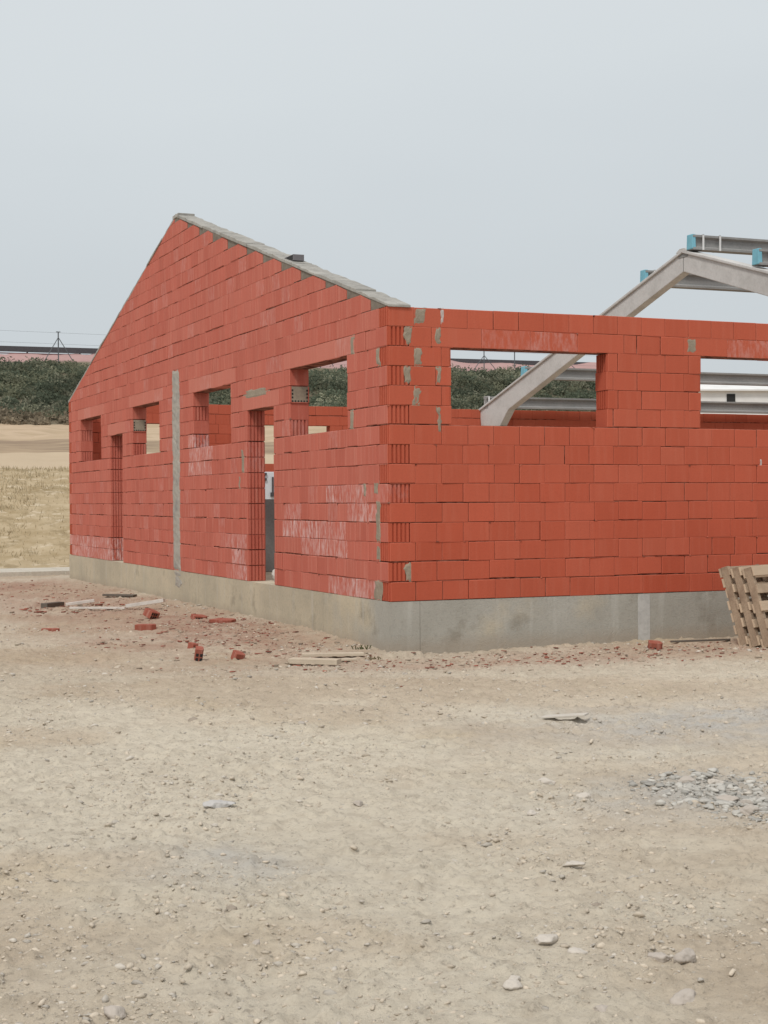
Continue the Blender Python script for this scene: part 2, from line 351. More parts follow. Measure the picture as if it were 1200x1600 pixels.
EFF_G = [(3.33,1.48,2.53,1.28),(1.2,1.48,.29,1.3),(2.27,1.26,1.3,1.09),(2.54,1.07,1.11,.94),(1.7,.66,.3,.52),(5.3,1.07,4.75,.52),(7.36,2.31,6.32,2.08),(16.14,.86,12.65,.59),(5.74,1.08,5.39,.91),(1.7,1.68,.7,1.6)]
EFF_L = [(.93,3.29,2.4,3.2),(3.89,3.28,4.6,3.18)]
def inr(rects, s, z):
    return any(min(a, c) <= s <= max(a, c) and min(b, d)-.09 <= z <= max(b, d)+.09 for a, b, c, d in rects)
def wall(name, P, length, ops, courses, parity, mat, eff=(), ribs_out=1, gable=False, flipends=False):
    """P(s, depth, z) -> world.  Full-thickness blocks course by course around a recessed mortar core."""
    mb = MB(); core = MB(); lint = MB()
    def bx(b, s0, s1, d0, d1, z0, z1, c): 
        vs = [P(s, d, z) for z in (z0, z1) for s, d in ((s0, d0), (s1, d0), (s1, d1), (s0, d1))]
        b.add(vs, MB.BF, c)
    def block(b, s0, s1, z0, z1, c, endL=False, endR=False, tilt=1):
        j = random.gauss(0, .0016)*tilt; j2 = random.gauss(0, .0016)*tilt; e = .0045; zt = random.gauss(0, .0013)
        if random.random() < .06: j -= .006; j2 -= .004
        a0 = s0+(.014 if endL else 0); a1 = s1-(.014 if endR else 0)
        z0 += zt; z1 += zt
        F0 = [(a0, e+j, z0), (a1, e+j2, z0), (a1, T-e, z0), (a0, T-e, z0), (a0, e+j, z1), (a1, e+j2, z1), (a1, T-e, z1), (a0, T-e, z1)]
        f = [(a0+e, j, z0+e), (a1-e, j2, z0+e), (a1-e, j2, z1-e), (a0+e, j, z1-e)]
        g_ = [(a0+e, T, z0+e), (a1-e, T, z0+e), (a1-e, T, z1-e), (a0+e, T, z1-e)]
        b.add([P(*p) for p in F0+f+g_], [(0,3,2,1),(4,5,6,7),(1,2,6,5),(3,0,4,7),
              (8,9,10,11),(0,1,9,8),(1,5,10,9),(5,4,11,10),(4,0,8,11),(12,15,14,13),(3,12,13,2),(2,13,14,6),(6,14,15,7),(7,15,12,3)],
              [c]*5+[(c[0], min(1, c[1]+.30), c[2], 1)]*4+[c]*5)
        for end, sa in ((endL, s0), (endR, s1)):
            if not end: continue
            sg = 1 if sa == s0 else -1
            for k in range(5):
                d0 = .012+k*.0465
                bx(b, min(sa, sa+sg*.015), max(sa, sa+sg*.015), d0, d0+.026, z0+.003, z1-.003, c)
    nC = courses
    for k in range(nC):
        z0 = H0+k*CH; z1 = z0+CH; rowg = random.choice([.002, .005, .008, .0105])
        s_start, s_end = 0, length
        if gable and k >= 15:
            a = (z1-3.5)/.2815; s_start, s_end = a, length-a
            if s_end-s_start < .2: continue
        elif (k % 2) == parity: s_start, s_end = T, length-T
        iv = [(s_start, s_end, k < 15 and (k % 2) != parity, k < 15 and (k % 2) != parity)]
        for (a, b, za, zb) in ops:
            if za < z1-.01 and zb > z0+.01:
                nv = []
                for (p, q_, e0, e1) in iv:
                    if b <= p or a >= q_: nv.append((p, q_, e0, e1)); continue
                    door = za < .6
                    rb = door or ((k+int(a)) % 2 == 0)
                    if a-p > .03: nv.append((p, a, e0, rb))
                    if q_-b > .03: nv.append((b, q_, rb, e1))
                iv = nv
        lz = [(a-.22, b+.22) for (a, b, za, zb) in ops if abs(zb-z0) < .02]
        for (p, q_, e0, e1) in iv:
            s_ = p
            while s_ < q_-.1:
                l_ = random.uniform(.15, .8); e_ = min(q_-.02, s_+l_)
                if random.random() < .38 and k > 0: 
                    h_ = random.uniform(.001, .0035); bx(mb, s_+.02, e_, -.0012, .02, z0-h_, z0+h_*.8, (.8, random.uniform(.15, .6), 0, 1))
                s_ = e_+random.uniform(0, .3)
            bx(core, p+.03, q_-.03, .010, T-.010, z0, z1+.002 if k < nC-1 else z1-.01, (.5, 0, 0, 1))
            cuts = [p]; s = (T if (k % 2) == parity else 0) if not (gable and k >= 15) else ((k*.37) % .3)
            while s < q_-.05:
                if s > p+.05: cuts.append(s)
                s += .3
            cuts.append(q_)
            for a, b in lz:
                a = max(a, p); b = min(b, q_)
                if b-a < .1: continue
                cuts = [c_ for c_ in cuts if c_ <= a-.05 or c_ >= b+.05]
                n_ = max(2, round((b-a)/.55)); cuts = sorted(set(cuts+[round(a+(b-a)*i/n_, 4) for i in range(n_+1)]+[p, q_]))
            for i in range(len(cuts)-1):
                a, b = cuts[i], cuts[i+1]
                if b-a < .012: continue
                mid = (a+b)/2; isl = any(x <= mid <= y for x, y in lz)
                pc_ = .16*float(vnoise(np.array([mid*.9+k*3.1]), np.array([k*.45]), 5)[0])+(.10*(k/14.) if not gable else 0)
                ef = random.uniform(.5, 1.15)*(1 if gable else .33)*(1 if mid > .3 else 0) if inr(eff, mid, z0+.1) else (.25 if gable and random.random() < .08 else 0)
                cc = col_for(.42 if isl and gable else (.2 if isl else pc_), ef)
                if isl: cc = (.6+.2*random.random(),)+cc[1:]
                g1 = random.choice([.0006, .0010, .0016, .0022, .003, .0055]) if not isl else .0008
                gz = rowg*random.choice([.1, .5, 1, 1, 1.3])
                if random.random() < .13:
                    w_ = random.uniform(.012, .035); h_ = random.uniform(.008, .02); sgn_ = random.choice([(a, 1, z1, -1), (b, -1, z1, -1), (a, 1, z0, 1), (b, -1, z0, 1)])
                    pts_ = [(sgn_[0], sgn_[2]), (sgn_[0]+sgn_[1]*w_, sgn_[2]), (sgn_[0]+sgn_[1]*w_*.4, sgn_[2]+sgn_[3]*h_*.6), (sgn_[0], sgn_[2]+sgn_[3]*h_)]
                    if random.random() < .6: tgt, cc_ = core, None
                    else: tgt, cc_ = mb, (.8, .8, 0, 1)
                    tgt.add([P(x_, d_, y_) for d_ in (-.0062, .02) for x_, y_ in pts_], [(0,1,2,3),(4,5,6,7),(0,1,5,4),(1,2,6,5),(2,3,7,6),(3,0,4,7)], cc_)
                block(mb, a+g1, b-g1, z0+gz, z1-random.choice([.0003, .001, .002]), cc, e0 and i == 0, e1 and i == len(cuts)-2, .5 if isl else 1)
    o = mb.build(name, mat, bld, fix=False)
    import bmesh
    bm = bmesh.new(); bm.from_mesh(o.data); bmesh.ops.recalc_face_normals(bm, faces=bm.faces); bm.to_mesh(o.data); bm.free()
    c_ = core.build('mortar_core', mJoint, o)
    return o
PG = lambda s, d, z: (d, s, z)
PL = lambda s, d, z: (s, d, z)
PF = lambda s, d, z: (s, W-d, z)
PE = lambda s, d, z: (L-d, s, z)
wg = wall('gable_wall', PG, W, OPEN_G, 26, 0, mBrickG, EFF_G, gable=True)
wl = wall('long_wall', PL, L, OPEN_L, 15, 1, mBrick, EFF_L)
wf = wall('rear_wall', PF, L, OPEN_F, 15, 1, mBrick)
we = wall('end_wall', PE, W, [], 15, 0, mBrick)
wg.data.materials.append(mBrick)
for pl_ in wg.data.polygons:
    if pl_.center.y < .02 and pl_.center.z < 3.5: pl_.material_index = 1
for o, lb in ((wg, 'gable wall with two doorways and four window openings'), (wl, 'long side wall with wide window openings')): o['label'] = lb

# block set in the jamb with rows of holes and a cement filled middle
def holed(parent, y, z, s=1):
    mb = MB(); mb.box((.006, y-.006, z+.004), (T-.006, y+.1, z+CH-.006)); o = mb.build('cement_filled_block', mMortar, parent)
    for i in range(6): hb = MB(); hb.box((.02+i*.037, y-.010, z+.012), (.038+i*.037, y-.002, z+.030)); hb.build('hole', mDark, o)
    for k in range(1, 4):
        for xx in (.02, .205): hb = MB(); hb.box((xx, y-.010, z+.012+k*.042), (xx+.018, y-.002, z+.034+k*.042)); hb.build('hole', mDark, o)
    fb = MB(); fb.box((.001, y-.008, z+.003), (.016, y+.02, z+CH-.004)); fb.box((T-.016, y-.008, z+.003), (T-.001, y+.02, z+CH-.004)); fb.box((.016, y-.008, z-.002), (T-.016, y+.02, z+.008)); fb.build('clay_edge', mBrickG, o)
holed(wg, 2.995, 2.7); holed(wg, 10.913, 2.7)

# plinth with form joints
mb = MB()
def plinth_seg(a, b): mb.box(a, b)
ys = [-.004, 1.9, 4.4, 7.0, 9.1, 11.4, 13.7, W+.004]
for i in range(len(ys)-1): mb.box((-.004+random.uniform(-.003, 0), ys[i]+.003, -.4), (T+.1, ys[i+1]-.003, H0-.002))
xs = [T+.1, 7.6, 13.2, L+.004]
for i in range(len(xs)-1):
    mb.box((xs[i]+.003, -.004+random.uniform(-.003, 0), -.4), (xs[i+1]-.003, T+.1, H0-.002))
    mb.box((xs[i]+.003, W-T-.1, -.4), (xs[i+1]-.003, W+.004, H0-.002))
mb.box((L-T-.1, T+.11, -.4), (L+.004, W-T-.11, H0-.002))
mb.box((T+.1, T+.1, -.4), (L-T-.1, W-T-.1, H0-.03))
pl = mb.build('concrete_base', mPlinth, bld)
mb = MB()
M, c = mat_conc('strip_concrete', (.42, .41, .39), (.52, .51, .485), 5); mStrip = M.color(c)
def ragged(mb, P, s0, s1, z0, z1, d=-.007, n=None, j=.012, col=None):
    n = n or max(4, int((z1-z0)/.03)); K = 6; vs = []; fs = []; jl = jr = 0
    for i in range(n+1):
        z = z0+(z1-z0)*i/n; jl = jl*.6+random.gauss(0, j*.8); jr = jr*.6+random.gauss(0, j*.8)
        for k in range(K):
            t = k/(K-1); s_ = (s0+jl)*(1-t)+(s1+jr)*t
            edge = k in (0, K-1) or i in (0, n)
            vs.append(P(s_, .004 if edge else d*random.uniform(.5, 1.5), z+(random.uniform(-.012, .012) if i in (0, n) and abs(j) > .008 else 0)))
    for i in range(n):
        for k in range(K-1): a_ = i*K+k; fs.append((a_, a_+1, a_+K+1, a_+K))
    mb.add(vs, fs, col)
mb.box((2.93, -.010, -.1), (3.08, .05, .492)); mb.build('form_strip', mStrip, bld)

# concrete pillar showing in the gable wall
mb = MB(); ragged(mb, PG, 7.94, 8.40, .5, 3.5, -.009, 60, .010)
ragged(mb, PG, 7.9, 8.42, .22, .52, -.010, 6, .05); mb.build('concrete_pillar', mPillar, bld)

mSplash = flat('plaster_smear', (.55, .47, .44), .9, .2, .3, 30)
# mortar daubs
MORT_G = [(.2,.31,2.91,3.11),(.92,1.03,3.08,3.3),(.93,1.05,2.28,2.5),(.25,.4,1.58,1.74),(.2,.34,1.1,1.54),(.24,.33,.9,1.08),(.62,.68,1.56,1.73),(.19,.4,.49,.72),(4.82,4.95,1.9,2.22),(4.96,5.04,1.68,1.88),(3.75,4.85,2.84,2.97)]
MORT_L = [(.2,.28,3.11,3.31),(.29,.39,2.9,3.1),(.19,.27,2.72,2.9),(.28,.37,2.48,2.7),(.54,.59,3.12,3.31),(.54,.6,2.72,2.91),(.545,.6,2.22,2.49),(.3,.43,3.33,3.5),(.19,.28,.7,.9),(3.58,3.7,3.13,3.3)]
for P, lst in ((PG, MORT_G), (PL, MORT_L)):
    for (a, b, c_, d_) in lst:
        mb = MB(); ragged(mb, P, a, b, c_, d_, -.0035, None, .012); mb.build('mortar_daub', mMortar, bld)
mb = MB(); ragged(mb, PL, .60, .635, 3.34, 3.5, -.003, 5, .012); mb.build('plaster_splash', mSplash, bld)
mb = MB(); ragged(mb, PL, 4.53, 4.57, 1.85, 1.98, -.003, 5, .01); mb.build('plaster_splash', mSplash, bld)

# mortar steps and coping of the gable
mb = MB(); cutb = MB()
for k in range(15, 27):
    z0 = 3.5+(k-15)*CH; z1 = min(z0+CH, 5.76)
    if z1 <= z0: continue
    for sgn in (0, 1):
        y0 = (z0-3.5)/.2815; y1 = (z1-3.5)/.2815
        pts = [(y0, z0+.004), (y1+.012, z0+.004), (y1+.012, z1), (y1-.03, z1)]
        if sgn: pts = [(W-p[0], p[1]) for p in pts][::-1]
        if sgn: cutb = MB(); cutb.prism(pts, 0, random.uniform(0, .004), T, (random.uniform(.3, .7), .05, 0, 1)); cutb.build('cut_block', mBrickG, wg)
        else:
            mb.prism(pts, 0, .010, T-.01)
            if random.random() < .9:
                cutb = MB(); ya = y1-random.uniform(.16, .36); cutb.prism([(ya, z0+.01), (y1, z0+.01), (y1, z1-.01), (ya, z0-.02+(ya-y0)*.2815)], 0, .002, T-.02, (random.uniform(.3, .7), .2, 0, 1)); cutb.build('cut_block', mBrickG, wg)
    if z0 > 5.65: mb.prism([((z0-3.5)/.2815, z0), (W-(z0-3.5)/.2815, z0), (W/2, 5.78)], 0, .008, T-.01)
mb.build('stepped_mortar', mStep, bld)
mb = MB()
for sgn in (0, 1):
    y = -.02
    while y < W/2:
        y2 = min(y+random.uniform(.8, 1.25), W/2+.02)
        t = random.uniform(.028, .05); n_ = max(2, int((y2-y)/.12)); pts = []
        jx = random.uniform(-.012, .006); up_ = []
        for i in range(n_+1):
            yy = y+(y2-y)*i/n_; up_.append((yy, 3.5+yy*.2815+t+random.gauss(0, .005)))
        lo_ = [(y2, 3.5+y2*.2815-.004), (y, 3.5+y*.2815-.004)]
        pts = up_+lo_
        if sgn: pts = [(W-p[0], p[1]) for p in pts]
        mb.prism(pts, 0, jx, T+random.uniform(0, .02)); y = y2+.001
mb.box((-.004, W/2-.16, 5.765), (T+.012, W/2+.16, 5.815))
mb.build('coping', mCoping, bld, bevel=.006)

# interior stub partition seen through the near doorway
mb = MB(); mb.box((.5, 7.6, H0-.02), (5.5, 7.78, 1.56)); mb.build('low_partition', mRender, bld)

# ------------------------------------------------------------------ precast portal frame
PX = 8.93; RZ, SL = 5.79, .2885
pf = empty('portal_frame', (PX, W/2, H0)); tag(pf, 'pale grey precast concrete portal frame rising above the long brick wall', 'roof frame')
def beam(sign):
    yr = W/2; Lh = W/2-.2; mb = MB()
    ye = Lh
    top = lambda t: RZ-SL*t
    prof = [(0, top(0)), (ye, top(ye)), (ye-.06, top(ye)-.40), (ye-.95, top(ye)-.42), (ye-1.35, top(ye-1.35)-.47), (0, RZ-.375)]
    pts = [(yr+sign*a, b-.045) if b > RZ-.3-SL*a else (yr+sign*a, b) for a, b in prof]
    mb.prism(pts, 0, PX, PX+.17)
    fl = [(0, top(0)), (ye+.06, top(ye+.06)), (ye+.06, top(ye+.06)-.05), (0, top(0)-.055)]
    mb.prism([(yr+sign*a, b) for a, b in fl], 0, PX-.035, PX+.205)
    o = mb.build('beam', mPrecast, pf, bevel=.012)
    yc = yr+sign*(ye-.52); mb = MB(); z_ = top(ye)-.42
    mb.prism([(yc-.46, z_-.09), (yc+.46, z_-.09), (yc+.46, z_-.01), (yc-.46, z_+.005)], 0, PX+.01, PX+.22); mb.build('bearing_pad', mPad, pf)
    mb = MB(); mb.box((PX+.0, yc-.2, H0-.03), (PX+.25, yc+.2, z_-.09)); mb.build('column', mPrecast, pf, bevel=.01)
beam(1); beam(-1)
mb = MB(); mb.box((PX-.008, W/2-.14, RZ-.13), (PX+.01, W/2+.14, RZ-.07)); mb.box((PX-.003, W/2-.006, RZ-.37), (PX+.01, W/2+.006, RZ-.08)); mb.build('ridge_joint', mRender, pf)
mb = MB(); mb.prism([(W/2-.18, RZ-.04), (W/2+.18, RZ-.04), (W/2+.07, RZ+.02), (W/2-.07, RZ+.02)], 0, PX-.036, PX+.206); mb.build('ridge_mortar', mPrecast, pf)

def purlin(y, zb, x0, lab, straps, foam=True, h=.25):
    P_ = empty('roof_purlin', (x0, y, zb)); tag(P_, lab, 'roof beam', 'precast purlins laid along the portal frame')
    sl = -SL if y > W/2 else SL
    mb = MB(); x1 = L-.02; b = .10; t = .035; wv = .035
    sec = [(-b, 0), (b, 0), (b, t), (wv, t+.03), (wv, h-t-.03), (b*.9, h-t), (b*.9, h), (-b*.9, h), (-b*.9, h-t), (-wv, h-t-.03), (-wv, t+.03), (-b, t)]
    mb.prism([(y+a, zb+c_) for a, c_ in sec], 0, x0, x1); mb.build('beam_body', mPurlin, P_)
    if foam:
        mb = MB(); mb.prism([(y-b*.95, zb+.01), (y+b*.95, zb+.01), (y+b*.8, zb+h+.012), (y-b*.8, zb+h+.012)], 0, x0-.012, x0+.06); mb.build('foam_cap', mFoam, P_, bevel=.01)
    for sx_ in straps:
        mb = MB(); 
        mb.box((x0+sx_, y-b-.008, zb-.002), (x0+sx_+.035, y-b, zb+h+.008)); mb.box((x0+sx_, y+b, zb-.002), (x0+sx_+.035, y+b+.008, zb+h+.008)); mb.box((x0+sx_, y-b-.008, zb+h+.001), (x0+sx_+.035, y+b+.008, zb+h+.009))
        mb.build('strap', mStrap, P_)
tz = lambda y: RZ-SL*abs(y-W/2)
purlin(7.86, tz(7.86)+.03, 8.90, 'highest grey purlin with blue foam end beside the frame apex', (.18, .52))
purlin(6.02, tz(6.02)+.04, 8.90, 'grey purlin with blue foam end on the near slope at the right edge', (.2, .5))
purlin(9.50, tz(9.50)-.03, 9.0, 'grey purlin seen below the frame apex through the triangle of sky', (.16,), h=.27)
purlin(11.9, tz(11.9)+.02, 8.96, 'grey purlin halfway down the far slope, hidden behind the brick wall top', ())
purlin(14.12, tz(14.12)-.03, 9.0, 'second lowest grey purlin crossing both side window openings', (.17,))
purlin(15.72, tz(15.72)-.08, 8.92, 'lowest grey purlin lying just over the rear brick wall', (.02, .22, .4), False)

# block lying on the coping
cb = empty('clay_block', (.12, 3.27, 3.5+3.27*.2815+.04)); tag(cb, 'dark perforated block lying on the sloping gable coping', 'block')
mb = MB(); mb.box((.06, 3.02, 4.40), (.2, 3.47, 4.475))
mb.build('block_body', flat('block_grey', (.17, .16, .17), .9), cb, bevel=.004)
for k in range(11):
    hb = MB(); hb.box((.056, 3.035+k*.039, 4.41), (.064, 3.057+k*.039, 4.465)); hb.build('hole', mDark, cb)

# white cabinet inside
cbn = empty('white_cabinet', (3.6, 14.5, H0-.03)); tag(cbn, 'white cabinet with dark handle seen through the near doorway', 'cabinet')
mb = MB(); mb.box((3.0, 14.2, H0-.03), (3.95, 14.6, 2.10)); mb.build('cabinet_body', mCab, cbn, bevel=.01)
mb = MB(); mb.box((3.53, 14.17, 1.64), (3.56, 14.19, 2.0)); mb.box((3.5, 14.16, 1.62), (3.66, 14.199, 1.70)); mb.build('handle', mSteel, cbn)
for z in (1.93, 2.03):
    mb = MB(); mb.box((3.36, 14.17, z), (3.42, 14.199, z+.05)); mb.build('hinge', mSteel, cbn)

# ------------------------------------------------------------------ stones, shards
def stone_mesh(n, flatk=.6, seed=0, sub=1):
    import bmesh
    bm = bmesh.new(); bmesh.ops.create_icosphere(bm, subdivisions=sub, radius=1)
    rr = random.Random(seed); V_ = []
    ph = [rr.uniform(0, 6) for _ in range(6)]
    for v in bm.verts:
        p = v.co; k = 1+.18*math.sin(3.1*p.x+ph[0])+.16*math.sin(4*p.y+ph[1])+.14*math.sin(5*p.z+ph[2])+rr.uniform(-.1, .1)
        V_.append((p.x*k, p.y*k*.8, p.z*k*flatk))
    F_ = [tuple(v.index for v in f.verts) for f in bm.faces]; bm.free()
    return np.array(V_), np.array(F_)
PROTO = [stone_mesh(0, .55, s, 1) for s in range(8)]
def scatter(name, pts, sizes, cols, mat, protos, lift=.25):
    Vs = []; Fs = []; Cs = []; n = 0
    z = ground_h(pts[:, 0], pts[:, 1])
    for i in range(len(pts)):
        P_, F_ = protos[i % len(protos)]; a = RNG.uniform(0, 6.28); c_, s_ = math.cos(a), math.sin(a)
        v = P_*sizes[i]; v = np.stack([v[:, 0]*c_-v[:, 1]*s_, v[:, 0]*s_+v[:, 1]*c_, v[:, 2]], -1)
        Vs.append(v+np.array([pts[i, 0], pts[i, 1], z[i]+sizes[i]*lift])); Fs.append(F_+n); n += len(P_)
        Cs.append(np.repeat(np.append(cols[i], 1)[None], len(P_), 0))
    return npmesh(name, np.concatenate(Vs), np.concatenate(Fs), mat, np.concatenate(Cs))
def outside(p): return ~((p[:, 0] > -.02) & (p[:, 0] < L) & (p[:, 1] > -.02) & (p[:, 1] < W))
def visible_pts(n, y0=4.0, y1=34, pw=1.0):
    u = RNG.uniform(0, 1, n); Y = y0*(y1/y0)**(u**pw); X = RNG.uniform(-.285, .285, n)*Y
    wx = CX+X*math.cos(YAW)+Y*math.sin(YAW); wy = CY-X*math.sin(YAW)+Y*math.cos(YAW)
    return np.stack([wx, wy], -1), Y
def ang1(seed):
    V_, F_ = stone_mesh(0, 1, seed, 1); g_ = np.random.default_rng(seed); n_ = g_.normal(0, 1, (6, 3)); n_ /= np.linalg.norm(n_, axis=1)[:, None]; d_ = g_.uniform(.35, .9, 6)
    D = V_/np.linalg.norm(V_, axis=1)[:, None]; r0 = np.minimum((d_/np.maximum(D @ n_.T, 1e-3)).min(1), 1.3); return D*r0[:, None]*np.array([g_.uniform(1.1, 1.7), .9, .65]), F_
p, Y = visible_pts(70000, 4.0, 24, .95)
dn = fbm(p[:, 0]*1.4, p[:, 1]*1.4, 41, 4); keep = (RNG.uniform(0, 1, len(p)) < np.clip((dn-.42)*3.2, .05, 1)) & outside(p)
p, Y = p[keep], Y[keep]
sz = (.0024+.0095*RNG.uniform(0, 1, len(p))**6)*(1+Y/14)
tone = RNG.uniform(.75, 1.15, len(p))[:, None]; base = np.array([.54, .47, .38])
cols = base*tone*np.where(RNG.uniform(0, 1, len(p))[:, None] < .3, np.array([.95, 1.0, 1.08]), 1.0)
tag(scatter('gravel', p, sz, cols, mStone, [ang1(700+s) for s in range(14)], .02), 'loose pale gravel and clods strewn over the bare soil', 'gravel', kind='stuff')
# brick shards near the walls
def shard_proto(seed):
    rr = random.Random(seed); n_ = rr.choice([4, 5]); an = sorted(rr.uniform(0, 6.28) for _ in range(n_))
    b_ = [(math.cos(a)*rr.uniform(.6, 1.2), math.sin(a)*rr.uniform(.35, .7)) for a in an]; t = rr.uniform(.12, .3)
    V_ = [(x, y, 0) for x, y in b_]+[(x*.95, y*.95, t) for x, y in b_]
    tri = []
    for i in range(1, n_-1): tri += [(0, i+1, i), (n_, n_+i, n_+i+1)]
    for i in range(n_): j = (i+1) % n_; tri += [(i, j, n_+j), (i, n_+j, n_+i)]
    return np.array(V_), np.array(tri)
SP = [shard_proto(s) for s in range(10)]
def cl(n, cx, cy, sx_, sy_): return np.stack([RNG.normal(cx, sx_, n), RNG.normal(cy, sy_, n)], -1)
p = np.concatenate([cl(260, -1.55, 7.7, .45, .6), cl(2000, -1.1, 9, .8, 3.8), cl(1500, -.8, 3.2, .5, 2.0), cl(1100, .4, -.9, 1.3, .4), cl(1000, 3.0, -1.3, 1.4, .5), cl(260, -1.5, 14, .8, 1.6), cl(260, -.5, 4.3, .25, .5), cl(120, -2.35, 1.9, .2, .3), cl(160, -.9, 1.5, .4, .5), cl(90, 2.6, -1.0, .2, .2), cl(150, -1.4, 1.0, .5, .5)])
p = p[outside(p)]
r_ = RNG.uniform(0, 1, len(p)); sz = .008+.036*r_**5
sz[:240] *= 2.2
cols = np.where(RNG.uniform(0, 1, len(p))[:, None] < .58, np.array([.33, .125, .088]), np.array([.44, .36, .28]))*RNG.uniform(.55, 1.25, len(p))[:, None]
tag(scatter('brick_rubble', p, sz, cols, mShard, SP, .1), 'small red brick shards and mortar crumbs along the foot of the walls', 'rubble', kind='stuff')
# heap of grey concrete crumbs right
p = np.concatenate([cl(700, -1.45, -7.75, .17, .25), cl(500, -1.5, -8.15, .15, .22), cl(300, -1.35, -7.5, .28, .2)]); sz = .006+.030*RNG.uniform(0, 1, len(p))**6
cols = np.array([.46, .44, .40])*RNG.uniform(.7, 1.2, len(p))[:, None]
def ang(seed):
    V_, F_ = stone_mesh(0, .5, seed, 2); g_ = np.random.default_rng(seed); n_ = g_.normal(0, 1, (8, 3)); n_ /= np.linalg.norm(n_, axis=1)[:, None]; d_ = g_.uniform(.4, .9, 8)
    D = V_/np.linalg.norm(V_, axis=1)[:, None]; r0 = np.minimum((d_/np.maximum(D @ n_.T, 1e-3)).min(1), 1.2); return D*r0[:, None]*np.array([1.3, .9, .6]), F_
tag(scatter('concrete_rubble', p, sz, cols, mStone, [ang(900+i) for i in range(9)], .08), 'patch of pale grey broken concrete crumbs at the right edge', 'rubble', kind='stuff')

def facet_rock(fl, seed):
    import bmesh
    bm = bmesh.new(); bmesh.ops.create_icosphere(bm, subdivisions=4, radius=1); D = np.array([v.co[:] for v in bm.verts]); F_ = [tuple(v.index for v in f.verts) for f in bm.faces]; bm.free()
    g_ = np.random.default_rng(seed); n_ = g_.normal(0, 1, (13, 3)); n_ /= np.linalg.norm(n_, axis=1)[:, None]; d_ = g_.uniform(.62, 1.0, 13)
    dots = np.maximum(D @ n_.T, 1e-3); rad = np.minimum((d_/dots).min(1), 1.25)
    rad = rad*(1+.10*(fbm(D[:, 0]*3+D[:, 2]*2+seed, D[:, 1]*3-D[:, 2]*2, seed, 4)-.5)*2)
    V_ = D*rad[:, None]; sc = np.array([g_.uniform(1., 1.3), g_.uniform(.7, 1.), fl]); return V_*sc, np.array(F_)
def rock(x, y, r, lab, seed, col=(.47, .44, .40), cat='stone', name='rock', fl=.55, grp=None, rz=None):
    V_, F_ = facet_rock(fl, seed); V_ = V_*r*1.15
    o = npmesh(name, V_, F_, mStone, np.repeat(np.array([col+(1,)]), len(V_), 0), smooth=False)
    o.data.polygons.foreach_set('use_smooth', np.ones(len(F_), bool))
    zz = float(ground_h(np.array([x]), np.array([y]))[0]); o.location = (x, y, zz+r*fl*.35); o.rotation_euler = (0, 0, seed if rz is None else rz)
    tx = bpy.data.textures.new('rk', 'CLOUDS'); tx.noise_scale = r*.35
    d = o.modifiers.new('rough', 'DISPLACE'); d.texture = tx; d.strength = r*.22; d.texture_coords = 'LOCAL'
    tag(o, lab, cat, grp); return o
ROCKS = [(-2.09,-7.1,.060,'whitish round stone alone in the middle right of the bare ground'),(-2.1,-7.56,.055,'wide pale stone just right of and below the whitish round one'),(-2.54,-7.8,.038,'small grey stone left of the wide pale stone'),
 (-2.94,-8.9,.048,'flat pale block-like stone alone below the middle of the right half'),(-3.56,-9.81,.055,'dark grey stone with white top in the lower right, leftmost of the lower row'),(-3.52,-9.96,.040,'low pale stone beside the dark grey one in the lower right'),
 (-3.31,-10.15,.044,'left stone of the close dark-bottomed pair at lower right'),(-3.25,-10.2,.052,'right larger stone of the close dark-bottomed pair at lower right'),(-3.46,-10.5,.060,'biggest rounded stone near the bottom right edge'),
 (-3.74,-10.51,.050,'smooth flat oval stone at the very bottom right of centre'),(-3.90,-10.22,.034,'left of two pale pebbles touching at the bottom middle right'),(-3.86,-10.16,.034,'right of two pale pebbles touching at the bottom middle right'),
 (-1.43,-7.47,.055,'round pinkish stone at the left end of the concrete crumbs'),(-1.60,-8.25,.065,'rounded grey stone below the concrete crumbs at the right edge'),(-1.50,-8.10,.060,'boxy grey stone touching the right edge of the picture above the rounded one'),(-1.52,-7.98,.06,'long flat grey chunk among the concrete crumbs'),(-1.33,-7.6,.055,'white flat chunk on top of the concrete crumbs'),
 (-4.5,-9.48,.030,'small grey stone in the lower left quarter'),(-5.09,-9.97,.060,'half buried grey stone at the bottom left edge'),(-3.18,-3.99,.045,'dark small stone left on the brownish upper ground'),(-2.56,-4.52,.04,'grey small stone left of the middle on the upper ground'),
 (-3.24,-7.28,.035,'thin dark stone near the picture centre'),(-4.44,-9.01,.03,'little brown clod left of the lower middle'),(-3.16,-9.47,.032,'brown clod between the pale flat stone and the stone pair'),(-.04,-5.6,.04,'single stone on the bluish grey gravel patch at right')]
for i, (x, y, r, lb) in enumerate(ROCKS):
    dk = 'dark' in lb and 'small' in lb
    rock(x, y, r*.62, lb, 100+i, (.33, .28, .23) if dk or 'brown' in lb else ((.56, .51, .45) if ('whit' in lb or 'pale' in lb) else (.46, .41, .36)), fl=.6 if 'flat' not in lb else .4)
rock(-3.92, -7.07, .07, 'flat grey slab of cement crust set in the pale soil left of centre', 201, (.50, .48, .46), fl=.28, name='cement_lump', cat='cement lump')

mBrickD = mat_brick('broken_clay', (.27, .078, .05), (.37, .12, .085), (.44, .24, .19), .6)
